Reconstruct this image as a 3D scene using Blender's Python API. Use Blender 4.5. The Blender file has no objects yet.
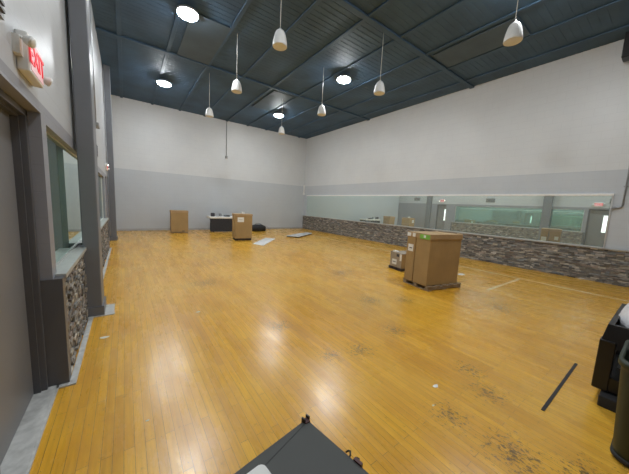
import bpy, bmesh, math, random
from mathutils import Vector, Matrix
random.seed(7)
scn = bpy.context.scene
col = scn.collection
PI = math.pi

# ------------------------------------------------------------------ materials
def new_mat(name):
    m = bpy.data.materials.new(name); m.use_nodes = True
    nt = m.node_tree
    return m, nt, nt.nodes['Principled BSDF']

def N(nt, typ, **kw):
    n = nt.nodes.new(typ)
    for k, v in kw.items():
        if k in n.inputs: n.inputs[k].default_value = v
        else: setattr(n, k, v)
    return n

def mixrgb(nt, fac, a, b, blend='MIX'):
    n = nt.nodes.new('ShaderNodeMix'); n.data_type = 'RGBA'; n.blend_type = blend
    for sock, v in ((n.inputs[0], fac), (n.inputs[6], a), (n.inputs[7], b)):
        if isinstance(v, bpy.types.NodeSocket): nt.links.new(v, sock)
        elif isinstance(v, (int, float)): sock.default_value = v
        else: sock.default_value = (*v, 1)
    return n.outputs[2]

def math_(nt, op, a, b=0.0, clamp=False):
    n = nt.nodes.new('ShaderNodeMath'); n.operation = op; n.use_clamp = clamp
    for sock, v in ((n.inputs[0], a), (n.inputs[1], b)):
        if isinstance(v, bpy.types.NodeSocket): nt.links.new(v, sock)
        else: sock.default_value = v
    return n.outputs[0]

def ramp(nt, fac, p0, p1, c0=(0,0,0), c1=(1,1,1)):
    n = nt.nodes.new('ShaderNodeValToRGB')
    n.color_ramp.elements[0].position = p0; n.color_ramp.elements[0].color = (*c0, 1)
    n.color_ramp.elements[1].position = p1; n.color_ramp.elements[1].color = (*c1, 1)
    nt.links.new(fac, n.inputs[0])
    return n.outputs[0]

def plain(name, c, rough=.6, metal=0.0, var=.12, scale=14, bump=0.0, coat=0.0):
    m, nt, p = new_mat(name)
    tc = N(nt, 'ShaderNodeTexCoord')
    no = N(nt, 'ShaderNodeTexNoise', Scale=scale, Detail=4)
    nt.links.new(tc.outputs['Object'], no.inputs['Vector'])
    lo = tuple(x*(1-var) for x in c); hi = tuple(min(1, x*(1+var)) for x in c)
    nt.links.new(mixrgb(nt, ramp(nt, no.outputs['Fac'], .3, .7), lo, hi), p.inputs['Base Color'])
    p.inputs['Roughness'].default_value = rough
    p.inputs['Metallic'].default_value = metal
    p.inputs['Coat Weight'].default_value = coat
    if bump:
        b = N(nt, 'ShaderNodeBump', Strength=bump, Distance=.01)
        nt.links.new(no.outputs['Fac'], b.inputs['Height']); nt.links.new(b.outputs[0], p.inputs['Normal'])
    return m

def emit(name, c, s, base=(.9, .9, .9)):
    m, nt, p = new_mat(name)
    p.inputs['Base Color'].default_value = (*base, 1)
    p.inputs['Emission Color'].default_value = (*c, 1)
    p.inputs['Emission Strength'].default_value = s
    return m

WHITE = (.68, .70, .705); GREY = (.55, .585, .615)
def block_mat(name, axis, zsplit, grey=GREY, white=WHITE):
    m, nt, p = new_mat(name)
    tc = N(nt, 'ShaderNodeTexCoord'); sp = N(nt, 'ShaderNodeSeparateXYZ'); cb = N(nt, 'ShaderNodeCombineXYZ')
    nt.links.new(tc.outputs['Object'], sp.inputs[0])
    nt.links.new(sp.outputs[axis], cb.inputs[0]); nt.links.new(sp.outputs[2], cb.inputs[1])
    br = N(nt, 'ShaderNodeTexBrick'); br.inputs['Scale'].default_value = 1
    br.inputs['Brick Width'].default_value = .40; br.inputs['Row Height'].default_value = .2
    br.inputs['Mortar Size'].default_value = .006; br.inputs['Mortar Smooth'].default_value = .4
    nt.links.new(cb.outputs[0], br.inputs['Vector'])
    no = N(nt, 'ShaderNodeTexNoise', Scale=1.3, Detail=6, Roughness=.6)
    fine = N(nt, 'ShaderNodeTexNoise', Scale=60, Detail=3)
    nt.links.new(tc.outputs['Object'], no.inputs['Vector']); nt.links.new(tc.outputs['Object'], fine.inputs['Vector'])
    up = math_(nt, 'GREATER_THAN', sp.outputs[2], zsplit)
    c = mixrgb(nt, up, grey, white)
    c = mixrgb(nt, ramp(nt, no.outputs['Fac'], .25, .75), mixrgb(nt, 1.0, c, (.93, .93, .94), 'MULTIPLY'), c)
    c = mixrgb(nt, math_(nt, 'MULTIPLY', br.outputs['Fac'], .07), c, (.12, .12, .13))
    nt.links.new(c, p.inputs['Base Color'])
    h = math_(nt, 'ADD', math_(nt, 'MULTIPLY', br.outputs['Fac'], -1.0), math_(nt, 'MULTIPLY', fine.outputs['Fac'], .25))
    b = N(nt, 'ShaderNodeBump', Strength=.22, Distance=.006)
    nt.links.new(h, b.inputs['Height']); nt.links.new(b.outputs[0], p.inputs['Normal'])
    p.inputs['Roughness'].default_value = .42
    return m

FL1, FL2, FLW, FLB = (.87, .46, .034), (.64, .31, .016), (.90, .58, .11), (.54, .235, .011)
def floor_mat():
    m, nt, p = new_mat('strip_maple')
    tc = N(nt, 'ShaderNodeTexCoord'); sp = N(nt, 'ShaderNodeSeparateXYZ'); cb = N(nt, 'ShaderNodeCombineXYZ')
    nt.links.new(tc.outputs['Object'], sp.inputs[0])
    X, Y = sp.outputs[0], sp.outputs[1]
    nt.links.new(Y, cb.inputs[0]); nt.links.new(X, cb.inputs[1])
    def brick(w, h, mo, off, c1, c2, cm):
        br = N(nt, 'ShaderNodeTexBrick'); br.inputs['Scale'].default_value = 1
        br.offset = off; br.offset_frequency = 2
        br.inputs['Brick Width'].default_value = w; br.inputs['Row Height'].default_value = h
        br.inputs['Mortar Size'].default_value = mo; br.inputs['Mortar Smooth'].default_value = .2
        br.inputs['Color1'].default_value = (*c1, 1); br.inputs['Color2'].default_value = (*c2, 1); br.inputs['Mortar'].default_value = (*cm, 1)
        nt.links.new(cb.outputs[0], br.inputs['Vector'])
        return br
    b1 = brick(.93, .057, .0016, .37, FL1, FL2, (.10, .045, .010))
    # slow patches of worn finish
    no = N(nt, 'ShaderNodeTexNoise', Scale=.55, Detail=6, Roughness=.62)
    nt.links.new(tc.outputs['Object'], no.inputs['Vector'])
    c = mixrgb(nt, math_(nt, 'MULTIPLY', ramp(nt, no.outputs['Fac'], .40, .68), .5), b1.outputs['Color'], FLW)
    # grain: noise stretched along the boards
    mp = N(nt, 'ShaderNodeMapping'); mp.inputs['Scale'].default_value = (55, 2.4, 1)
    nt.links.new(tc.outputs['Object'], mp.inputs['Vector'])
    gr = N(nt, 'ShaderNodeTexNoise', Scale=1.0, Detail=5, Roughness=.6)
    nt.links.new(mp.outputs[0], gr.inputs['Vector'])
    c = mixrgb(nt, math_(nt, 'MULTIPLY', ramp(nt, gr.outputs['Fac'], .42, .72), .38), c, (.33, .15, .016))
    # blotchy amber stain
    mp2 = N(nt, 'ShaderNodeMapping'); mp2.inputs['Scale'].default_value = (3.0, .8, 1)
    nt.links.new(tc.outputs['Object'], mp2.inputs['Vector'])
    bl = N(nt, 'ShaderNodeTexNoise', Scale=1.6, Detail=5, Roughness=.7)
    nt.links.new(mp2.outputs[0], bl.inputs['Vector'])
    c = mixrgb(nt, math_(nt, 'MULTIPLY', ramp(nt, bl.outputs['Fac'], .42, .62), .38), c, FLB)
    # dark scuffs in a few worn patches
    masks = None
    pts = [(2.07,.44,.34),(2.6,.8,.28),(2.82,1.05,.25),(2.87,2.02,.35),(2.1,1.91,.3),(1.75,2.01,.22),(3.43,2.97,.45),(1.6,2.9,.3),(4.0,2.66,.4),(2.04,.86,.25),(5.2,1.6,.6),(1.2,5.2,.6),(4.2,4.6,.7),(2.3,.1,.3)]
    for (x, y, r) in pts:
        dx = math_(nt, 'SUBTRACT', X, x); dy = math_(nt, 'SUBTRACT', Y, y)
        d = math_(nt, 'SQRT', math_(nt, 'ADD', math_(nt, 'MULTIPLY', dx, dx), math_(nt, 'MULTIPLY', dy, dy)))
        v = math_(nt, 'SUBTRACT', 1.0, math_(nt, 'DIVIDE', d, r), clamp=True)
        masks = v if masks is None else math_(nt, 'MAXIMUM', masks, v)
    mp3 = N(nt, 'ShaderNodeMapping'); mp3.inputs['Rotation'].default_value = (0, 0, .5); mp3.inputs['Scale'].default_value = (48, 26, 1)
    nt.links.new(tc.outputs['Object'], mp3.inputs['Vector'])
    sc_ = N(nt, 'ShaderNodeTexNoise', Scale=1.0, Detail=7, Roughness=.72)
    nt.links.new(mp3.outputs[0], sc_.inputs['Vector'])
    s = math_(nt, 'ADD', sc_.outputs['Fac'], math_(nt, 'MULTIPLY', masks, .17))
    s = ramp(nt, s, .645, .68)
    # faint scuffing everywhere
    sc2 = N(nt, 'ShaderNodeTexNoise', Scale=13.0, Detail=9, Roughness=.72)
    nt.links.new(tc.outputs['Object'], sc2.inputs['Vector'])
    s2 = math_(nt, 'MULTIPLY', ramp(nt, sc2.outputs['Fac'], .60, .70), .55)
    c = mixrgb(nt, s2, c, (.20, .10, .02))
    c = mixrgb(nt, math_(nt, 'MULTIPLY', s, .85), c, (.055, .040, .028))
    # worn court lines
    def band(A, lo, hi): return math_(nt, 'MULTIPLY', math_(nt, 'GREATER_THAN', A, lo), math_(nt, 'LESS_THAN', A, hi))
    l1 = math_(nt, 'MULTIPLY', band(X, 8.07, 8.15), band(Y, -1.0, 12.5))
    l2 = math_(nt, 'MULTIPLY', band(Y, 2.13, 2.19), band(X, 6.15, 8.1))
    ln = math_(nt, 'MULTIPLY', math_(nt, 'MAXIMUM', l1, l2), ramp(nt, no.outputs['Fac'], .3, .5))
    c = mixrgb(nt, math_(nt, 'MULTIPLY', ln, .9), c, (.92, .76, .46))
    nt.links.new(c, p.inputs['Base Color'])
    ro = N(nt, 'ShaderNodeMapRange'); ro.inputs['To Min'].default_value = .19; ro.inputs['To Max'].default_value = .36
    ro.inputs['From Min'].default_value = .3; ro.inputs['From Max'].default_value = .7
    nt.links.new(bl.outputs['Fac'], ro.inputs['Value'])
    nt.links.new(ro.outputs[0], p.inputs['Roughness'])
    p.inputs['Specular IOR Level'].default_value = .5
    p.inputs['Coat Weight'].default_value = .35; p.inputs['Coat Roughness'].default_value = .3
    hh = math_(nt, 'ADD', math_(nt, 'MULTIPLY', b1.outputs['Fac'], -1.0), math_(nt, 'MULTIPLY', gr.outputs['Fac'], .5))
    b = N(nt, 'ShaderNodeBump', Strength=.18, Distance=.004)
    nt.links.new(hh, b.inputs['Height']); nt.links.new(b.outputs[0], p.inputs['Normal'])
    return m

def stone_mat():
    m, nt, p = new_mat('ledger_stone')
    at = N(nt, 'ShaderNodeAttribute'); at.attribute_name = 'tint'
    tc = N(nt, 'ShaderNodeTexCoord')
    no = N(nt, 'ShaderNodeTexNoise', Scale=22, Detail=6, Roughness=.7)
    nt.links.new(tc.outputs['Object'], no.inputs['Vector'])
    c = mixrgb(nt, ramp(nt, no.outputs['Fac'], .32, .72), mixrgb(nt, 1.0, at.outputs['Color'], (.55, .55, .55), 'MULTIPLY'), at.outputs['Color'])
    nt.links.new(c, p.inputs['Base Color']); p.inputs['Roughness'].default_value = .8
    b = N(nt, 'ShaderNodeBump', Strength=.8, Distance=.01)
    nt.links.new(no.outputs['Fac'], b.inputs['Height']); nt.links.new(b.outputs[0], p.inputs['Normal'])
    return m

def mirror_mat(name, c, rough):
    m, nt, p = new_mat(name)
    tc = N(nt, 'ShaderNodeTexCoord'); no = N(nt, 'ShaderNodeTexNoise', Scale=2.2, Detail=5)
    nt.links.new(tc.outputs['Object'], no.inputs['Vector'])
    nt.links.new(mixrgb(nt, no.outputs['Fac'], tuple(x*.96 for x in c), c), p.inputs['Base Color'])
    p.inputs['Metallic'].default_value = .86; p.inputs['Roughness'].default_value = rough
    return m

def card_mat(name, c):
    m, nt, p = new_mat(name)
    tc = N(nt, 'ShaderNodeTexCoord')
    w = N(nt, 'ShaderNodeTexNoise', Scale=3, Detail=5)
    mp = N(nt, 'ShaderNodeMapping'); mp.inputs['Scale'].default_value = (120, 120, 4)
    nt.links.new(tc.outputs['Object'], mp.inputs['Vector'])
    g = N(nt, 'ShaderNodeTexNoise', Scale=1, Detail=2); nt.links.new(mp.outputs[0], g.inputs['Vector'])
    nt.links.new(tc.outputs['Object'], w.inputs['Vector'])
    f = math_(nt, 'ADD', math_(nt, 'MULTIPLY', w.outputs['Fac'], .7), math_(nt, 'MULTIPLY', g.outputs['Fac'], .3))
    nt.links.new(mixrgb(nt, ramp(nt, f, .35, .65), tuple(x*.88 for x in c), tuple(x*1.08 for x in c)), p.inputs['Base Color'])
    p.inputs['Roughness'].default_value = .75
    return m

M = dict(
    floor=floor_mat(), stone=stone_mat(),
    wall_x=block_mat('painted_block_back', 0, 2.827), wall_y=block_mat('painted_block_right', 1, 2.827),
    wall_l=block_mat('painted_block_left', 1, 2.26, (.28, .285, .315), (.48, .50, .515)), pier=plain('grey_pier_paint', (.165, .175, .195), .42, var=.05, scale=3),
    navy=plain('navy_deck_paint', (.044, .092, .155), .6, var=.2, scale=1.2),
    navy2=plain('faded_deck_panel', (.060, .092, .120), .6, var=.15, scale=2),
    doorp=plain('grey_door_paint', (.20, .20, .205), .38, var=.04, scale=2),
    framep=plain('dark_frame_paint', (.10, .10, .108), .4, var=.06, scale=3),
    sill=plain('pale_cut_sill', (.40, .40, .38), .5, var=.1), concrete=plain('pale_concrete', (.50, .50, .48), .8, var=.18, scale=20),
    sillr=plain('grey_stone_sill', (.36, .35, .32), .6, var=.12, scale=9),
    alum=plain('aluminium', (.72, .72, .70), .35, .6, var=.05), white=plain('white_enamel', (.78, .78, .76), .4, var=.04),
    whitem=plain('white_rail', (.86, .86, .84), .3, var=.03),
    mirror=mirror_mat('hazed_green_mirror', (.81, .92, .875), .012), mirror2=mirror_mat('side_mirror', (.50, .72, .64), .02),
    card=card_mat('cardboard', (.38, .25, .105)), card2=card_mat('cardboard_lid', (.42, .285, .145)),
    cardl=card_mat('pale_carton_face', (.36, .30, .225)),
    wood=plain('pallet_wood', (.27, .20, .125), .85, var=.25, scale=9), wood_d=plain('dark_pallet_wood', (.05, .035, .028), .9, var=.2),
    paper=plain('white_paper', (.80, .80, .77), .7, var=.03), black=plain('black_plastic', (.009, .009, .010), .38, var=.2),
    blackm=plain('matte_black', (.02, .02, .022), .75, var=.2), ink=plain('printed_ink', (.05, .05, .06), .8, var=.1),
    green=plain('green_sticker', (.22, .50, .08), .6, var=.1), greybin=plain('dark_green_plastic', (.013, .022, .010), .45, var=.2, scale=6),
    tint=plain('grey_shelf_plastic', (.10, .12, .13), .3, var=.2, scale=6),
    board=plain('charcoal_board', (.040, .043, .038), .55, var=.07, scale=5), rimm=plain('charcoal_edge', (.034, .036, .034), .4, var=.1),
    red=emit('exit_red', (.9, .0, .015), .3, (.5, .01, .02)), exitface=emit('exit_face', (1, .6, .64), .10, (.75, .5, .52)), lampw=emit('lamp_head_lens', (1, .97, .9), 2.0),
    grille=plain('grille_grey', (.10, .105, .11), .5, var=.1), speaker=plain('speaker_shell', (.74, .74, .72), .45, var=.04),
    spgrill=plain('speaker_mesh', (.15, .20, .27), .6, var=.2, scale=200), lens=emit('lamp_lens', (.93, .97, 1.0), 105.0),
    litedoor=emit('door_lite_glow', (.95, 1, .97), .75), duct=plain('galvanised_pipe', (.30, .31, .31), .4, .5, var=.08),
    film=plain('silvery_film', (.66, .67, .66), .55, .0, var=.25, scale=6), bagw=plain('white_bag_film', (.70, .70, .72), .35, var=.08, scale=20, bump=.6),
    redc=plain('dull_red', (.07, .015, .015), .5), skirt=plain('dark_bin_fabric', (.028, .028, .032), .8, var=.2),
    base=plain('grey_baseboard', (.40, .41, .42), .6, var=.05),
)

# ------------------------------------------------------------------ mesh helpers
class MB:
    def __init__(s): s.bm = bmesh.new(); s.mats = []
    def mi(s, m):
        if m not in s.mats: s.mats.append(m)
        return s.mats.index(m)
    def box(s, x0, x1, y0, y1, z0, z1, m=None, bev=0.0, mat=None):
        r = bmesh.ops.create_cube(s.bm, size=1)
        vs = r['verts']
        for v in vs:
            v.co = Vector(((x0+x1)/2 + v.co.x*(x1-x0), (y0+y1)/2 + v.co.y*(y1-y0), (z0+z1)/2 + v.co.z*(z1-z0)))
            if mat is not None: v.co = mat @ v.co
        es = list({e for v in vs for e in v.link_edges})
        fs = list({f for v in vs for f in v.link_faces})
        if bev:
            g = bmesh.ops.bevel(s.bm, geom=es, offset=bev, segments=2, affect='EDGES', profile=.5)
            fs = list(set(g['faces']) | {f for f in fs if f.is_valid})
        if m:
            i = s.mi(m)
            for f in fs:
                if f.is_valid: f.material_index = i
        return s
    def lathe(s, prof, seg=24, c=(0,0,0), m=None, axis='Z', cap=True):
        rings = []
        for (r, z) in prof:
            ring = []
            for k in range(seg):
                a = 2*PI*k/seg
                p = Vector((r*math.cos(a), r*math.sin(a), z))
                if axis == 'X': p = Vector((p.z, p.x, p.y))
                if axis == 'Y': p = Vector((p.x, p.z, p.y))
                ring.append(s.bm.verts.new(p + Vector(c)))
            rings.append(ring)
        fs = []
        for a, b in zip(rings, rings[1:]):
            for k in range(seg):
                fs.append(s.bm.faces.new((a[k], a[(k+1) % seg], b[(k+1) % seg], b[k])))
        if cap:
            for ring in (rings[0], rings[-1]):
                try: fs.append(s.bm.faces.new(ring))
                except ValueError: pass
        i = s.mi(m) if m else 0
        for f in fs: f.material_index = i; f.smooth = True
        return s
    def tube(s, pts, r, seg=8, m=None):
        pts = [Vector(p) for p in pts]; rings = []
        for i, p in enumerate(pts):
            d = (pts[min(i+1, len(pts)-1)] - pts[max(i-1, 0)]).normalized()
            u = d.cross(Vector((0,0,1)) if abs(d.z) < .9 else Vector((1,0,0))).normalized(); v = d.cross(u)
            rings.append([s.bm.verts.new(p + (u*math.cos(2*PI*k/seg) + v*math.sin(2*PI*k/seg))*r) for k in range(seg)])
        fs = []
        for a, b in zip(rings, rings[1:]):
            for k in range(seg): fs.append(s.bm.faces.new((a[k], a[(k+1) % seg], b[(k+1) % seg], b[k])))
        fs.append(s.bm.faces.new(rings[0])); fs.append(s.bm.faces.new(rings[-1]))
        i = s.mi(m) if m else 0
        for f in fs: f.material_index = i; f.smooth = True
        return s
    def prism(s, poly, z0, z1, m=None, mat=None):
        lo = [s.bm.verts.new(Vector((x, y, z0))) for x, y in poly]; hi = [s.bm.verts.new(Vector((x, y, z1))) for x, y in poly]
        if mat is not None:
            for v in lo+hi: v.co = mat @ v.co
        n = len(poly); fs = [s.bm.faces.new(lo[::-1]), s.bm.faces.new(hi)]
        for k in range(n): fs.append(s.bm.faces.new((lo[k], lo[(k+1) % n], hi[(k+1) % n], hi[k])))
        i = s.mi(m) if m else 0
        for f in fs: f.material_index = i
        return s
    def loft(s, loops, m=None, cap=True, smooth=True):
        rings = [[s.bm.verts.new(Vector(p)) for p in l] for l in loops]; fs = []
        for a, b in zip(rings, rings[1:]):
            n = len(a)
            for k in range(n): fs.append(s.bm.faces.new((a[k], a[(k+1) % n], b[(k+1) % n], b[k])))
        if cap:
            fs.append(s.bm.faces.new(rings[0][::-1])); fs.append(s.bm.faces.new(rings[-1]))
        i = s.mi(m) if m else 0
        for f in fs: f.material_index = i; f.smooth = smooth
        return s
    def build(s, name, m=None, parent=None):
        bmesh.ops.recalc_face_normals(s.bm, faces=s.bm.faces)
        me = bpy.data.meshes.new(name); s.bm.to_mesh(me); s.bm.free()
        mats = list(s.mats)
        if m is not None and not mats: mats = [m]
        for x in mats: me.materials.append(x)
        o = bpy.data.objects.new(name, me); col.objects.link(o)
        if parent is not None: o.parent = parent
        return o
def rrect(w, d, r, n=5, cx=0, cy=0):
    out = []
    for (sx, sy, a0) in ((1,1,0), (-1,1,PI/2), (-1,-1,PI), (1,-1,1.5*PI)):
        for k in range(n+1):
            a = a0 + PI/2*k/n
            out.append((cx + sx*(w/2-r) + r*math.cos(a), cy + sy*(d/2-r) + r*math.sin(a)))
    return out
def thing(name, label, cat, loc=(0,0,0), rz=0, group=None):
    o = bpy.data.objects.new(name, None); col.objects.link(o); o.empty_display_size = .1
    o.location = loc; o.rotation_euler = (0, 0, rz)
    o['label'] = label; o['category'] = cat
    if group: o['group'] = group
    return o
def tag(o, label, cat, group=None):
    o['label'] = label; o['category'] = cat
    if group: o['group'] = group
    return o
def struct(o): o['kind'] = 'structure'; return o
def copy_tree(o, parent=None):
    c = o.copy(); col.objects.link(c)
    if parent is not None: c.parent = parent
    for ch in list(o.children):
        copy_tree(ch, c)
    return c

# ------------------------------------------------------------------ room numbers (metres)
XL, XR, YB, YF, H = -.49, 9.82, 14.92, -3.2, 5.896
XJ, XM = -.56, -.55      # door-frame face, recessed side mirror
PX, SX = -.294, -.4325           # pier face, left stone face

# floor / ceiling
struct(MB().box(XL-.4, XR+.3, YF-.3, YB+.3, -.12, 0).build('floor', M['floor']))
cm = MB()
cm.box(XL-.4, XR+.3, YF-.3, YB+.3, H+.02, H+.2)
y = YF-.2
while y < YB+.2:                                  # ribs of the roof deck
    cm.box(XL-.2, XR+.2, y, y+.10, H+.016, H+.03); y += .15
struct(cm.build('ceiling', M['navy']))
k = 0
for x in (0.0, 1.15, 2.3, 3.45, 4.6, 5.75, 6.9, 8.05, 9.2):
    k += 1
    b = MB().box(x-.05, x+.05, YF, YB, H-.022, H+.01, bev=.008)
    struct(b.build('trim_%d' % k, M['navy']))
for yy in (9.45, 4.7, -.05):
    k += 1
    b = MB().box(XL, XR, yy-.07, yy+.07, H-.04, H+.01, bev=.01)
    struct(b.build('trim_%d' % k, M['navy']))
for (x0, x1, y0, y1) in ((1.38, 2.28, 7.1, 9.35), (7.05, 7.95, 2.6, 4.55), (4.75, 5.6, 9.6, 11.8)):
    k += 1
    struct(MB().box(x0, x1, y0, y1, H-.025, H+.01, bev=.008).build('trim_%d' % k, M['navy2']))

# walls
struct(MB().box(XL-.3, XR+.2, YB, YB+.2, 0, H+.02).build('wall_back', M['wall_x']))
struct(MB().box(XR, XR+.2, YF, YB+.2, 0, H+.02).build('wall_right', M['wall_y']))
struct(MB().box(XL-.3, XR+.2, YF-.2, YF, 0, H+.02).build('wall_front', M['wall_x']))
# left wall with two door openings
D1 = (1.62, 2.85, 2.18); D2 = (10.55, 11.30, 2.20)
W0, W1, WZ0, WZ1 = 3.0, 9.84, .93, 2.13          # recess of the side mirror
w = MB()
w.box(XL-.25, XL, YF, D1[0], 0, H+.02); w.box(XL-.25, XL, D1[0], D1[1], D1[2], H+.02)
w.box(XL-.25, XL, D1[1], W0, 0, H+.02); w.box(XL-.25, XL, W0, W1, WZ1, H+.02); w.box(XL-.25, XL, W0, W1, 0, WZ0-.03)
w.box(XL-.25, XM-.001, W0, W1, WZ0-.03, WZ1); w.box(XL-.25, XL, W1, D2[0], 0, H+.02)
w.box(XL-.25, XL, D2[0], D2[1], D2[2], H+.02)
w.box(XL-.25, XL, D2[1], YB+.1, 0, H+.02)
struct(w.build('wall_left', M['wall_l']))
struct(MB().box(XL-.35, XR, YB-.02, YB, 0, .10, bev=.004).build('baseboard_back', M['base']))

# piers (boxed steel columns) along the left wall
for i, (y0, y1) in enumerate(((4.34, 4.74), (11.72, 12.12))):
    k += 1
    b = MB().box(-.46, PX, y0, y1, 0, H, M['pier'], bev=.012)
    b.box(XL, PX+.02, y0-.02, y1+.02, 0, .13, M['framep'], bev=.006)
    struct(b.build('trim_%d' % k))
# pale concrete strips where the boards stop
k += 1
cs = MB(); cs.box(SX, SX+.045, 2.84, 4.36, 0, .012); cs.box(XJ, SX+.045, 2.795, 2.845, 0, .012)
cs.box(PX-.16, PX+.13, 4.30, 4.36, 0, .010); cs.box(PX+.0, PX+.12, 4.36, 4.72, 0, .010)
cs.box(SX, SX+.045, 4.96, 10.0, 0, .012); cs.box(XL-.25, XL-.005, D1[0], D1[1], 0, .012); cs.box(XJ-.0, XL-.02, D1[0], D1[1], 0, .016)
struct(cs.build('trim_%d' % k, M['concrete']))

# stacked-stone wainscots
TINTS = [(.18,.172,.158),(.165,.16,.152),(.20,.19,.172),(.148,.146,.142),(.17,.162,.15),(.19,.185,.178),(.165,.168,.168),(.178,.162,.15),(.225,.215,.20)]
def stone_wall(name, xface, sgn, y0, y1, z1, xback, lx=(.06, .20)):
    bm = bmesh.new(); lay = bm.loops.layers.color.new('tint')
    z = .0
    while z < z1-.012:
        h = random.choice((.022, .028, .036, .044)); h = min(h, z1-z)
        y = y0
        while y < y1-.005:
            L = random.uniform(*lx); yb = min(y+L, y1)
            if y1-yb < .06: yb = y1
            d = random.uniform(0, .032)
            xf = xface - sgn*d
            r = bmesh.ops.create_cube(bm, size=1)
            for v in r['verts']:
                j = random.uniform(-.003, .003)
                v.co = Vector(((xf+xback)/2 + v.co.x*abs(xf-xback) + (j if v.co.x*sgn > 0 else 0), (y+yb)/2 + v.co.y*(yb-y-.002), z+h/2 + v.co.z*(h-.002)))
            t = random.choice(TINTS); q = random.uniform(2.5, 4.0)
            for f in {f for v in r['verts'] for f in v.link_faces}:
                for lp in f.loops: lp[lay] = (t[0]*q, t[1]*q, t[2]*q, 1)
            y = yb
        z += h
    me = bpy.data.meshes.new(name); bm.to_mesh(me); bm.free(); me.materials.append(M['stone'])
    o = bpy.data.objects.new(name, me); col.objects.link(o); return struct(o)
SR = 9.755
k += 1; stone_wall('trim_%d' % k, SR, -1, YF, YB, .85, XR)
k += 1; stone_wall('trim_%d' % k, SX, 1, 2.93, 4.34, .895, XL, (.04, .13))
k += 1; stone_wall('trim_%d' % k, SX, 1, 4.74, 9.98, .895, XL, (.05, .15))
k += 1; struct(MB().box(SR-.02, XR, YF, YB, .85, .885, bev=.006).build('trim_%d' % k, M['sillr']))
for (y0, y1) in ((2.93, 4.34), (4.74, 10.03)):
    k += 1
    b = MB().box(XM, SX+.012, max(y0, W0), min(y1, W1), .895, .932, M['sill'])
    if y0 < W0: b.box(XL, SX+.012, y0, W0, .895, .932, M['sill'])
    if y1 > W1: b.box(XL, SX+.012, W1, y1, .895, .932, M['sill'])
    struct(b.build('trim_%d' % k))
for (y0, y1) in ((2.835, 2.93), (9.98, 10.03)):       # end panels of the half wall
    k += 1; struct(MB().box(XJ if y0 < 4 else XL, SX, y0, y1, 0, .915 if y0 < 4 else .895).build('trim_%d' % k, M['framep']))

# doors
def door(name, y0, y1, zt):
    x = XJ-.075
    d = struct(MB().box(x-.045, x, y0+.045, y1-.045, .015, zt-.045, bev=.003).build(name, M['doorp']))
    f = MB()
    for (a, b_) in ((y0, y0+.045), (y1-.045, y1)):
        f.box(x-.07, XJ, a, b_, .012, zt, bev=.003)
    f.box(x-.07, XJ, y0, y1, zt-.045, zt, bev=.003)
    f.box(x, x+.04, y0+.045, y0+.06, .012, zt-.045); f.box(x, x+.04, y1-.06, y1-.045, .012, zt-.045); f.box(x, x+.04, y0+.045, y1-.045, zt-.06, zt-.045)
    f.build('door_frame', M['framep'], d)
    ly = y1-.73
    MB().box(x-.002, x+.004, ly, ly+.16, .98, 1.86).build('door_lite', M['litedoor'], d)  # pane brightness is put into its own emission
    g = MB()
    for (a, b_, c_, e_) in ((ly-.02, ly, .96, 1.88), (ly+.16, ly+.18, .96, 1.88)): g.box(x, x+.010, a, b_, c_, e_)
    g.box(x, x+.010, ly-.02, ly+.18, .96, .98); g.box(x, x+.010, ly-.02, ly+.18, 1.86, 1.88)
    g.build('lite_frame', M['framep'], d)
    y0 = y1-.96
    hb = MB().tube([(x, y0+.11, 1.02), (x+.055, y0+.11, 1.02)], .012, m=M['alum']); hb.tube([(x+.05, y0+.11, 1.02), (x+.05, y0+.22, 1.02)], .009, m=M['alum'])
    hb.box(x, x+.006, y0+.08, y0+.14, .95, 1.09, M['alum'])
    hb.build('door_handle', None, d)
    MB().box(x-.3, x-.2, y0-.1, y1+.1, 0, zt+.1).build('closet_back', M['framep'], d)
    return d
door('door_1', *D1)
door('door_2', *D2)

# the mirror let into the left wall; it runs on behind the first pier
t = thing('side_wall_mirror', 'long recessed mirror in the left wall, running behind the first grey pier', 'mirror', (XM, W0, WZ0))
for a, b_ in ((.02, 1.9), (1.902, 4.1), (4.102, W1-W0-.02)):
    MB().box(0, .004, a, b_, .012, WZ1-WZ0-.012).build('mirror_panel', M['mirror2'], t)
f = MB()
f.box(0, .016, 0, .02, 0, WZ1-WZ0); f.box(0, .016, W1-W0-.02, W1-W0, 0, WZ1-WZ0)
f.box(0, .016, .02, W1-W0-.02, 0, .014); f.box(0, .012, .02, W1-W0-.02, WZ1-WZ0-.012, WZ1-WZ0)
f.build('mirror_frame', M['alum'], t)

# the long mirror of the right wall; it leans very slightly
TILT = math.radians(.18)
t = thing('long_wall_mirror', 'long horizontal mirror band on the right wall above the stacked stone', 'mirror', (XR, 0, .90))
MZ = 1.29
mr = MB().box(-.022, -.012, 1.03, 14.55, .0, MZ).build('mirror_glass', M['mirror'], t)
mr.rotation_euler = (0, TILT, 0)
MB().box(-.05, 0, 1.0, 14.58, MZ, MZ+.055, bev=.006).build('top_rail', M['whitem'], t)
MB().box(-.035, 0, 1.0, 14.58, -.015, .0).build('bottom_rail', M['alum'], t)
MB().box(-.03, 0, 1.0, 1.02, 0, MZ).build('end_rail', M['alum'], t)

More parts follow.
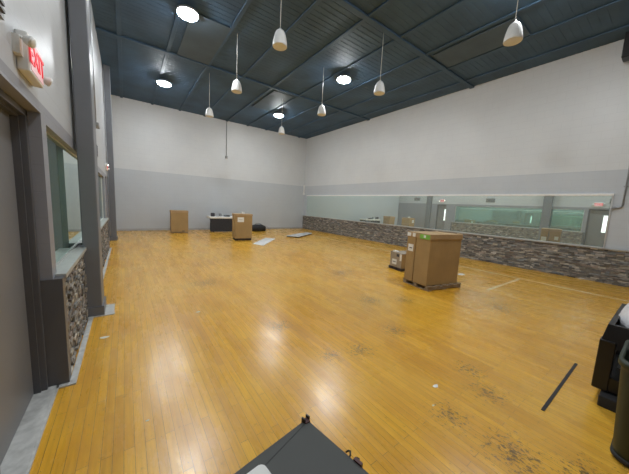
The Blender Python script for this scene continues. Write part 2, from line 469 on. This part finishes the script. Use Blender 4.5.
# ------------------------------------------------------------------ lamps
def make_lamp(label, x, y):
    t = thing('high_bay_light', label, 'ceiling light', (x, y, H-.16), 0, 'round high bay lights under the navy ceiling')
    MB().lathe([(.10, .10), (.13, .095), (.16, .05), (.225, .03), (.235, -.005), (.215, -.012)], 32).build('housing', M['alum'], t)
    MB().lathe([(.212, -.010), (.205, -.035), (.16, -.062), (.08, -.078), (.01, -.082)], 32).build('lamp_lens', M['lens'], t)
    MB().tube([(0, 0, .09), (0, 0, .157)], .012).build('mount_stem', M['duct'], t)
    return t
LX, LY = (1.24, 5.88), (7.0, 11.55)
make_lamp('round ceiling light nearest the camera on the left, high above the floor', 1.27, 7.0)
make_lamp('round ceiling light farther along the left row, close to the exit wall side', 1.27, 11.5)
make_lamp('round ceiling light on the right row between two hanging speakers', 5.93, 6.95)
make_lamp('farthest round ceiling light on the right row near the back corner', 6.0, 11.6)
for (x, y, w_) in ((5.93, 1.75, 'right row, above the cart'), (1.6, 1.9, 'left row, above the camera')):
    make_lamp('round ceiling light out of the photo, '+w_, x, y)

# hanging pendant speakers
def make_speaker(label, x, y, z):
    t = thing('pendant_speaker', label, 'speaker', (x, y, z), 0, 'white pendant speakers hung on cables')
    MB().lathe([(.03, .165), (.055, .158), (.078, .135), (.098, .09), (.116, .02), (.130, -.06), (.135, -.11), (.130, -.122), (.122, -.118)], 28).build('speaker_shell', M['speaker'], t)
    MB().lathe([(.122, -.112), (.06, -.108), (.005, -.107)], 28).build('speaker_grille', M['spgrill'], t)
    MB().lathe([(.018, .155), (.022, .18), (.016, .20), (.006, .205)], 12).build('cable_gland', M['alum'], t)
    MB().tube([(0, 0, .20), (0, 0, H-z-.0)], .006, 6).build('hanging_cable', M['white'], t)
    return t
SPK = [
    ('large white bell speaker hanging nearest the top centre of the photo', 2.410, 4.700, 4.60),
    ('white bell speaker hanging left of centre, second of the left row', 2.480, 7.230, 4.60),
    ('small white bell speaker at far end of the left row over back wall', 2.460, 9.930, 4.60),
    ('white bell speaker hanging left of the right row ceiling light', 5.180, 7.070, 4.60),
    ('white bell speaker hanging just right of the bright right row light', 5.290, 4.800, 4.60),
    ('smallest white bell speaker hanging under the farthest ceiling light', 5.360, 10.070, 4.60),
    ('white bell speaker hanging alone at the top right of the photo', 5.350, 1.990, 4.60),
]

for (lb, x, y, z) in SPK: make_speaker(lb, x, y, z)

# ------------------------------------------------------------------ exit lights on the left wall
def text_mesh(s, size, name, mat, parent, mtx, depth=.002):
    cu = bpy.data.curves.new(name, 'FONT'); cu.body = s; cu.size = size; cu.extrude = depth; cu.align_x = 'CENTER'; cu.align_y = 'CENTER'; cu.offset = .0015
    o = bpy.data.objects.new(name, cu); col.objects.link(o)
    bpy.context.view_layer.update()
    me = bpy.data.meshes.new_from_object(o.evaluated_get(bpy.context.evaluated_depsgraph_get()))
    bpy.data.objects.remove(o)
    me.materials.clear(); me.materials.append(mat)
    p = bpy.data.objects.new(name, me); col.objects.link(p); p.parent = parent; p.matrix_local = mtx
    return p
def exit_light(label, y, z, lit):
    t = thing('exit_light', label, 'exit sign', (XL, y, z))
    MB().box(0, .055, -.16, .16, -.11, .11, bev=.008).build('sign_housing', M['white'], t)
    MB().box(.054, .058, -.145, .145, -.092, .092).build('sign_face', M['exitface'], t)
    mt = Matrix(((0, 0, 1, .060), (1, 0, 0, 0), (0, 1, 0, -.002), (0, 0, 0, 1)))
    text_mesh('EXIT', .165, 'exit_lettering', M['red'], t, mt)
    for sy in (-1, 1):
        h = MB().lathe([(.014, 0), (.024, .01), (.031, .035), (.031, .042)], 20, (0, 0, 0), M['white'], 'X')
        h.tube([(0, 0, 0), (-.03, 0, -.0)], .009, m=M['white'])
        ho = h.build('lamp_head', None, t); ho.location = (.045, sy*.20, .05 if sy < 0 else -.03); ho.rotation_euler = (0, .35, sy*.25)
        MB().lathe([(.029, .040), (.02, .047), (.003, .049)], 20, (0, 0, 0), M['lampw'] if lit else M['white'], 'X').build('head_lens', None, ho)
    MB().box(0, .03, -.215, .215, -.04, .06).build('head_arm', M['white'], t)
    return t
exit_light('EXIT sign with twin lamp heads above the near grey door', 2.52, 2.42, False)
exit_light('EXIT sign with lit twin lamp heads above the far grey door', 10.9, 2.50, True)

def vent(label, y, z, hw=.28):
    t = thing('wall_vent', label, 'vent', (XL, y, z), 0, 'small grilles high on the left wall')
    MB().box(0, .012, -hw, hw, -.13, .13, M['duct']).build('vent_frame', M['duct'], t)
    s = MB()
    for i in range(7): s.box(.012, .024, -hw+.03, hw-.03, -.11+i*.034, -.095+i*.034)
    s.build('vent_slats', M['grille'], t)
vent('grey air grille high on the left wall above the long mirror', 7.57, 2.57)
vent('grey air grille high on the left wall past the last pier', 13.1, 2.60)
vent('short grey grille beside the near EXIT sign above the door', 2.03, 2.60, .13)

t = thing('wall_lamp_box', 'small grey box on a conduit high on the left wall beyond the pier', 'box', (XL, 7.25, 3.02))
MB().box(0, .10, -.16, .16, -.035, .035, bev=.01).build('box_body', M['duct'], t)
MB().tube([(.04, 0, .05), (.04, 0, H-3.02)], .018).build('conduit', M['duct'], t)

# conduit on the right wall
t = thing('wall_conduit', 'grey conduit running down the right wall to an elbow past the mirror', 'pipe', (XR, .83, 1.9))
MB().tube([(-.03, 0, H-1.92), (-.03, 0, .06), (-.03, .02, .015), (-.03, .06, 0), (-.03, .10, 0)], .017).build('pipe_run', M['duct'], t)
MB().box(-.06, 0, .10, .17, -.03, .03, bev=.005).build('junction_box', M['duct'], t)
for zz in (.5, 1.6, 2.7): MB().box(-.05, 0, -.035, .035, zz, zz+.025).build('pipe_strap', M['duct'], t)

# cable and outlet hanging on the back wall
t = thing('wall_drop_cord', 'dark drop cord hanging down the white back wall to a small outlet', 'cord', (4.58, YB, 3.95))
MB().tube([(0, -.03, .10), (0, -.03, H-3.96)], .014).build('cord', M['duct'], t)
MB().box(-.06, .06, -.07, 0, -.03, .10, bev=.008).build('outlet_box', M['duct'], t)

# white fixture in the back corner
t = thing('corner_sensor', 'small white vertical tube fixed high in the back right corner', 'sensor', (9.75, YB, 2.25))
MB().box(-.05, .05, -.09, 0, .14, .66, bev=.015).build('tube_body', M['white'], t)
MB().box(-.06, .06, -.10, 0, 0, .14, bev=.02).build('end_cap', M['whitem'], t)

# dark loudspeaker under the ceiling at the right edge
t = thing('wall_loudspeaker', 'black loudspeaker box mounted high on the right wall near the photo edge', 'speaker', (XR, 1.02, 5.32))
MB().box(-.42, -.10, -.24, .22, 0, .55, bev=.02).build('cabinet', M['black'], t)
MB().box(-.435, -.42, -.21, .19, .03, .52).build('front_grille', M['blackm'], t)
MB().box(-.10, 0, -.05, .05, .20, .36).build('wall_bracket', M['blackm'], t)

# ------------------------------------------------------------------ cartons
def label_patch(parent, x0, x1, z0, z1, y, name='shipping_label', m=None, lines=3):
    b = MB().box(x0, x1, y-.002, y+.001, z0, z1, m or M['paper'])
    for i in range(lines):
        zz = z1 - (z1-z0)*(i+1)/(lines+1)
        b.box(x0+(x1-x0)*.15, x0+(x1-x0)*(.8-.15*(i % 2)), y-.003, y-.001, zz-.006, zz+.004, M['ink'])
    return b.build(name, None, parent)
def carton(name, label, loc, rz, w, d, h, lid=.09, group=None, cat='box'):
    """origin at the middle of the bottom; front faces -y"""
    t = thing(name, label, cat, loc, rz, group)
    MB().box(-w/2, w/2, -d/2, d/2, 0, h, bev=.006).build('carton_body', M['card'], t)
    if lid:
        b = MB().box(-w/2-.012, w/2+.012, -d/2-.012, d/2+.012, h-lid, h+.012, bev=.006)
        b.build('carton_lid', M['card2'], t)
    return t
def pallet(label, loc, rz, w, d, mat, h=.12, nb=5, group='pallets under the cartons'):
    t = thing('wooden_pallet', label, 'pallet', loc, rz, group)
    for i in range(3):
        y = -d/2 + .05 + i*(d-.1)/2
        MB().box(-w/2, w/2, y-.04, y+.04, .016, h-.018).build('stringer', mat, t)
    for i in range(nb):
        x = -w/2 + .05 + i*(w-.1)/(nb-1)
        MB().box(x-.05, x+.05, -d/2, d/2, h-.018, h).build('deck_board', mat, t)
    for i in range(3):
        x = -w/2 + .05 + i*(w-.1)/2
        MB().box(x-.05, x+.05, -d/2, d/2, 0, .016).build('bottom_board', mat, t)
    return t
def rot(cx, cy, a, lx, ly): return (cx + lx*math.cos(a) - ly*math.sin(a), cy + lx*math.sin(a) + ly*math.cos(a))

# big pair on a pallet, front-left corner at (4.97, 2.77)
A = math.radians(-11); W = .91; HB = 1.035
c0 = (4.84, 2.77)
def P(lx, ly, z=0): q = rot(c0[0], c0[1], A, lx, ly); return (q[0], q[1], z)
pallet('low wooden pallet under the big pair of brown cartons', P(.50, .31), A, .97, .70, M['wood'], .095)
t = carton('cardboard_box', 'large plain brown carton with green sticker, nearer of the big pair on pallet', P(W/2, .19, .095), A, W, .36, HB, 0)
hz = .09
b = MB().box(-W/2-.012, W/2+.012, -.192, .19, HB-hz, HB+.012, bev=.006); b.build('carton_lid', M['card2'], t)
MB().box(-W/2-.016, -W/2-.011, -.17, .08, HB-hz-.008, HB-.006, M['green']).build('green_sticker', None, t)
MB().box(-W/2-.019, -W/2-.015, -.07, -.02, HB-hz+.02, HB-.02, M['paper']).build('sticker_mark', None, t)
MB().box(-.03, .03, -.193, .18, HB+.011, HB+.014, M['card']).build('packing_tape', None, t)
for (y0, z0) in ((-.12, .62), (.02, .30)):
    MB().box(W/2, W/2+.004, y0, y0+.12, z0, z0+.14, M['paper']).build('shipping_label', None, t)
t = carton('cardboard_box', 'narrow brown carton with white label, farther of the big pair on pallet', P(W/2, .505, .095), A, W, .23, HB, 0)
MB().box(-W/2-.012, W/2+.012, -.118, .118, HB-hz, HB+.010, bev=.006).build('carton_lid', M['card2'], t)
MB().box(-W/2-.004, -W/2, -.07, .07, HB-.40, HB-.25, M['paper']).build('shipping_label', None, t)
MB().box(-W/2-.006, -W/2-.004, -.04, .03, HB-.34, HB-.32, M['ink']).build('label_print', None, t)
MB().box(-W/2-.017, -W/2-.012, -.115, -.04, HB-hz+.008, HB-.006, M['paper']).build('shipping_label', None, t)
MB().box(-W/2-.017, -W/2-.012, .01, .11, HB-hz+.008, HB-.006, M['paper']).build('shipping_label', None, t)
MB().box(W/2, W/2+.004, -.08, .08, .55, .72, M['paper']).build('shipping_label', None, t)

# small low carton behind
A2 = math.radians(-12)
pallet('dark low pallet under the small grey and brown carton', (6.10, 4.19, 0), A2, .64, .50, M['wood_d'], .07)
t = carton('low_cardboard_box', 'small low carton with pale printed side behind the big brown pair', (6.10, 4.19, .07), A2, .60, .44, .38, 0)
MB().box(-.306, -.300, -.215, .215, .01, .375, M['cardl']).build('printed_side', None, t)
MB().box(-.309, -.306, -.04, .13, .07, .21, M['paper']).build('shipping_label', None, t)
MB().box(-.311, -.309, -.01, .10, .13, .15, M['ink']).build('label_print', None, t)
MB().box(-.310, -.306, -.215, -.15, .20, .375, M['paper']).build('packing_tape', None, t)
MB().box(-.310, -.306, -.12, -.03, .29, .36, M['ink']).build('label_print', None, t)
MB().box(-.306, .306, -.225, .225, .375, .392, M['cardl'], bev=.004).build('carton_flap', None, t)
MB().box(-.29, -.20, .02, .16, .392, .43, M['paper'], bev=.008).build('folded_sheet', None, t)

# box against the back wall, left
A3 = math.radians(-4)
pallet('wooden pallet under the lone carton near the back wall', (2.05, 13.85, 0), A3, .68, .60, M['wood'], .06)
t = carton('cardboard_box', 'tall brown lidded carton standing alone near the left end of back wall', (2.05, 13.85, .06), A3, .72, .60, .98, .10)
label_patch(t, .10, .2, .02, .06, -.301, 'label_strip', M['ink'], 0)

# box in front of the table
A4 = math.radians(-6)
pallet('dark pallet under the carton beside the cluttered table', (3.98, 10.72, 0), A4, .66, .52, M['wood_d'], .09)
t = carton('cardboard_box', 'tall brown carton with bright white label in front of cluttered table', (3.98, 10.72, .09), A4, .70, .56, 1.0, .07)
label_patch(t, -.26, .0, .68, .88, -.282, 'shipping_label', None, 1)
MB().box(-.05, .07, -.12, .02, 1.012, 1.09, M['paper'], bev=.012).build('paper_pad', None, t)

# table with clutter
t = thing('bench_table', 'white topped table with dark skirt against the back wall', 'table', (4.24, 13.95, 0.0))
MB().box(-.84, .80, -.36, .34, .70, .79, bev=.01).build('tabletop', M['paper'], t)
MB().box(-.80, .76, -.34, -.30, .04, .70).build('front_panel', M['skirt'], t)
MB().box(-.70, .74, -.27, .30, .60, .70).build('apron', M['skirt'], t)
for sx in (-.66, .70):
    for sy in (-.25, .25): MB().box(sx-.025, sx+.025, sy-.025, sy+.025, 0, .60).build('leg', M['blackm'], t)
tag(MB().box(3.50, 3.66, 13.72, 13.92, .791, .97, bev=.02).build('small_appliance', M['ink']), 'dark grey gadget on the left end of the white table', 'device')
tag(MB().lathe([(.06, 0), (.075, .05), (.07, .13), (.03, .16)], 16, (3.98, 13.9, .791)).build('round_jar', M['duct']), 'grey rounded jar in the middle of the white table', 'jar')
tag(MB().box(4.16, 4.42, 13.70, 13.95, .791, .88, bev=.015).build('folded_cloth', M['tint']), 'dark folded cloth lying on the white table beside the jar', 'cloth')
tag(MB().box(3.70, 3.86, 13.64, 13.80, .791, .815, bev=.004).build('paper_stack', M['sill']), 'small pale paper stack at the front edge of the white table', 'paper')

# black duffel bag
t = thing('duffel_bag', 'black soft bag lying on the floor by the back wall', 'bag', (6.0, 13.75, 0))
loops = []
for i in range(11):
    s = -1 + 2*i/10; q = max(.25, (1-abs(s)**3.2))**.6
    loops.append([(s*.46, .23*q*math.cos(a), max(0, .19 + .20*q*math.sin(a) - (.0 if math.sin(a) > -.5 else .1))) for a in [2*PI*j/16 for j in range(16)]])
MB().loft(loops).build('bag_body', M['blackm'], t)
MB().tube([(-.2, -.1, .36), (-.15, -.05, .42), (.0, 0, .44), (.15, -.05, .42), (.2, -.1, .36)], .012).build('carry_handle', M['black'], t)
MB().tube([(.42, 0, .30), (.58, -.05, .25), (.70, -.1, .02)], .010).build('shoulder_strap', M['duct'], t)

# loose sheets lying on the floor
def sheet(name, label, cat, pts, z0, th, mat, curl=0.0):
    b = MB(); b.prism(pts, z0, z0+th, mat)
    return tag(b.build(name, None), label, cat)
sheet('plastic_sheet', 'silvery grey sheet lying flat on the floor right of the labelled carton', 'sheet', [(3.95, 9.5), (4.15, 8.95), (5.5, 10.6), (5.2, 11.0)], .001, .008, M['film'])
t = thing('flattened_panel', 'pale flat panel with dark near edge on floor by the back right corner', 'panel', (7.3, 11.2, 0))
MB().prism([(-1.0, -.15), (-.55, -.65), (1.1, .55), (.95, .95), (-.2, .35)], .045, .065, M['concrete']).build('pale_sheet', None, t)
MB().prism([(-.95, -.15), (-.55, -.58), (-.1, -.25), (-.5, .12)], .0, .045, M['blackm']).build('dark_spacer', None, t)

# metal strip and scraps
tag(MB().box(2.76, 4.0, .445, .468, 0, .005).build('metal_strip', M['skirt']), 'thin dark metal strip lying on floor left of the black cart', 'strip')
scr = [('white paper scrap on the floor left of the dark metal strip', 2.27, 1.11, .035, .3), ('white paper scrap on floor just right of the big cartons', 7.05, 3.12, .14, .8),
       ('pale scrap on the floor in front of the first pier', .80, 3.85, .035, 1.0), ('thin pale scrap beside the stone wainscot on the left', -.24, 3.62, .05, .2),
       ('tiny pale scrap low on the left part of the floor', .08, 2.05, .014, .5), ('tiny white scrap below the larger scrap near the metal strip', 2.02, .99, .013, 1.2)]
for (lb, x, y, r, a) in scr:
    pts = [(x + r*q*math.cos(a+th), y + r*q*.6*math.sin(a+th)) for th, q in ((0, 1), (1.1, .8), (2.2, 1.1), (3.3, .9), (4.4, 1.0), (5.4, .8))]
    sheet('paper_scrap', lb, 'scrap', pts, .0005, .002, M['paper'])['group'] = 'paper scraps on the wood floor'

# ------------------------------------------------------------------ cart, bag and waste bin at the right edge
t = thing('utility_cart', 'black plastic utility cart behind the green waste bin', 'cart', (3.35, .27, 0))
LN, DW = 1.05, .62
for (x, y) in ((.05, -.05), (.05, -DW+.05), (LN-.05, -.05), (LN-.05, -DW+.05)):
    MB().box(x-.055, x+.055, y-.05, y+.05, .11, .56, bev=.008).build('corner_post', M['black'], t)
    c = MB().lathe([(.035, -.018), (.055, -.012), (.055, .012), (.035, .018)], 20, (x+.10, y-.03, .056), M['black'], 'Y')
    c.box(x-.02, x+.12, y-.05, y-.01, .085, .125, M['duct'])
    c.build('caster', None, t)
def tray(z0, z1, out, name, mat):
    b = MB()
    o0 = [(0, 0), (LN, 0), (LN, -DW), (0, -DW)]; o1 = [(-out, out), (LN+out, out), (LN+out, -DW-out), (-out, -DW-out)]
    i1 = [(-out+.035, out-.035), (LN+out-.035, out-.035), (LN+out-.035, -DW-out+.035), (-out+.035, -DW-out+.035)]
    i0 = [(.03, -.03), (LN-.03, -.03), (LN-.03, -DW+.03), (.03, -DW+.03)]
    b.loft([[(x, y, z0) for x, y in o0], [(x, y, z1) for x, y in o1], [(x, y, z1) for x, y in i1], [(x, y, z0+.03) for x, y in i0]], smooth=False)
    return b.build(name, mat, t)
MB().box(-.09, .10, -.22, -.06, .0, .10, M['blackm'], bev=.01).build('base_bumper', None, t)
tray(.50, .70, -.03, 'top_tray', M['black']); tray(.12, .24, .0, 'lower_shelf', M['black'])
MB().box(.12, LN-.12, -DW+.12, -.12, .30, .31).build('shelf_liner', M['tint'], t)
MB().box(.004, .01, -.062, -.045, .36, .375).build('post_screw', M['alum'], t)
# crumpled white bag heaped in the tray
b = MB(); nU, nV = 26, 14; loops = []
for j in range(nV):
    ph = j/(nV-1)
    loops.append([(3.84 + (.42*math.cos(ph*PI/2) + .012)*math.cos(a)*(1+.10*math.sin(5*a+3*ph)), -.05 + (.25*math.cos(ph*PI/2)+.008)*math.sin(a)*(1+.08*math.sin(4*a+1+5*ph)),
                   .62 + .36*math.sin(ph*PI/2) + .02*math.sin(7*a+6*ph)*math.cos(ph*PI/2)) for a in [2*PI*i/nU for i in range(nU)]])
tag(b.loft(loops, M['bagw']).build('plastic_bag', None), 'crumpled white plastic bag heaped in the black cart tray', 'bag')

t = thing('waste_bin', 'dark green plastic waste bin in front of the black cart', 'bin', (2.84, -.17, 0), math.radians(0))
ls = []
for (z, s, r) in ((0, .90, .10), (.015, .96, .10), (.05, 1.0, .10), (.62, 1.12, .09), (.64, 1.12, .09), (.66, 1.19, .09), (.70, 1.19, .09), (.70, 1.10, .08), (.10, .95, .09)):
    ls.append([(x, y, z) for x, y in rrect(.50*s, .48*s, r*s, 5)])
MB().loft(ls).build('bin_body', M['greybin'], t)
MB().loft([[(x, y, z) for x, y in rrect(.50*s, .48*s, .09*s, 5)] for (z, s) in ((.0, .93), (.012, 1.0), (.03, 1.03), (.045, 1.02))]).build('base_rim', M['blackm'], t)
b = MB(); lp = []
for j in range(8):
    ph = j/7
    lp.append([((.27*math.cos(ph*1.5)+.01)*math.cos(a)*(1+.06*math.sin(6*a+4*ph)), (.25*math.cos(ph*1.5)+.01)*math.sin(a), .68+.10*math.sin(ph*1.5)+.012*math.sin(5*a+ph)) for a in [2*PI*i/24 for i in range(24)]])
b.loft(lp, M['greybin']).build('bin_liner', None, t)
b = MB(); lp = []
for j in range(9):
    v = -PI/2 + PI*(j+.3)/8.6
    lp.append([(-.335 + .055*math.cos(v)*math.cos(a)*(1+.15*math.sin(3*a+4*v)), .10 + .10*math.cos(v)*math.sin(a)*(1+.12*math.sin(5*a)), .62 + .10*math.sin(v) + .01*math.sin(4*a)) for a in [2*PI*i/18 for i in range(18)]])
b.loft(lp, M['greybin']).build('liner_overhang', None, t)

# ------------------------------------------------------------------ small dark folding table at the bottom edge
ZT = .85
TA = math.atan2(.67-.62, .49-.23) - .02           # the far edge runs this way
t = thing('folding_table', 'small charcoal folding table with corner brackets at the bottom edge', 'table', (.49, .67, 0), TA)
TW, TD = .62, .55
MB().box(-TW, 0, -TD, 0, ZT-.022, ZT, bev=.002).build('tabletop', M['board'], t)
f = MB()
f.box(-TW-.006, .006, -.008, .008, ZT-.03, ZT-.0015, bev=.002); f.box(-.008, .008, -TD-.006, .006, ZT-.03, ZT-.0015, bev=.002)
f.box(-TW-.008, -TW+.008, -TD-.006, .006, ZT-.03, ZT-.0015, bev=.002); f.box(-TW-.006, .006, -TD-.008, -TD+.008, ZT-.03, ZT-.0015, bev=.002)
f.build('table_edging', M['rimm'], t)
MB().prism([(-.006, -.006), (-.30, -.050), (-TW+.01, -.098), (-TW+.01, -.094), (-.30, -.0475), (-.008, -.004)], ZT, ZT+.0008).build('edge_seam', M['black'], t)
br = MB()
br.box(-.011, .011, -.010, .011, ZT-.03, ZT+.003, M['redc'], bev=.002); br.box(-.012, -.007, -.004, .012, ZT-.01, ZT+.013, M['black']); br.box(.008, .013, -.004, .012, ZT-.01, ZT+.013, M['black'])
br.build('corner_bracket', None, t)
for yy in (-.180, -.212):
    cl = MB(); cl.tube([(.002, yy, ZT-.012), (.014, yy-.001, ZT-.004), (.024, yy+.006, ZT-.003), (.027, yy+.016, ZT-.010), (.024, yy+.022, ZT-.018)], .0028, m=M['black'])
    cl.build('edge_clip', None, t)
MB().box(.006, .016, -.225, -.198, ZT-.02, ZT+.004, M['redc']).build('clip_plate', None, t)
for (x, y) in ((-.04, -.04), (-TW+.04, -.04), (-.04, -TD+.04), (-TW+.04, -TD+.04)):
    MB().tube([(x, y, 0), (x, y, ZT-.025)], .013, 10).build('leg', M['blackm'], t)
MB().tube([(-.04, -.04, .25), (-TW+.04, -.04, .25)], .009).build('cross_bar', M['blackm'], t)
MB().tube([(-.04, -TD+.04, .25), (-TW+.04, -TD+.04, .25)], .009).build('cross_bar', M['blackm'], t)
pp = rrect(.14, .15, .018, 5, .241, .531)
mt = Matrix.Translation((.241, .531, 0)) @ Matrix.Rotation(math.radians(8), 4, 'Z') @ Matrix.Translation((-.241, -.531, 0))
tag(MB().prism(pp, ZT+.0005, ZT+.003, M['paper'], mt).build('paper_card', None), 'white card with rounded corners lying on the charcoal folding table', 'card')

# ------------------------------------------------------------------ world, camera, view
wd = bpy.data.worlds.new('world'); scn.world = wd; wd.use_nodes = True
wd.node_tree.nodes['Background'].inputs[0].default_value = (.5, .55, .6, 1)
wd.node_tree.nodes['Background'].inputs[1].default_value = .05

R = Vector((0.81143109, -0.58245316, 0.04824824)); U = Vector((0.03132648, 0.12577917, 0.99156354)); F = Vector((0.58360794, 0.80307404, -0.12030734))
cd = bpy.data.cameras.new('camera'); cam = bpy.data.objects.new('camera', cd); col.objects.link(cam)
cam.matrix_world = Matrix(((R.x, U.x, -F.x, 0), (R.y, U.y, -F.y, 0), (R.z, U.z, -F.z, 1.6), (0, 0, 0, 1)))
cd.sensor_fit = 'HORIZONTAL'; cd.sensor_width = 36; cd.lens = 260.98/629*36; cd.clip_start = .02; cd.clip_end = 200
scn.camera = cam
vs = scn.view_settings
vs.view_transform = 'Standard'; vs.look = 'None'; vs.gamma = 1; vs.use_curve_mapping = False; vs.exposure = 1.12
cy = scn.cycles
cy.use_denoising = True; cy.max_bounces = 10; cy.diffuse_bounces = 5; cy.glossy_bounces = 6; cy.sample_clamp_indirect = 8
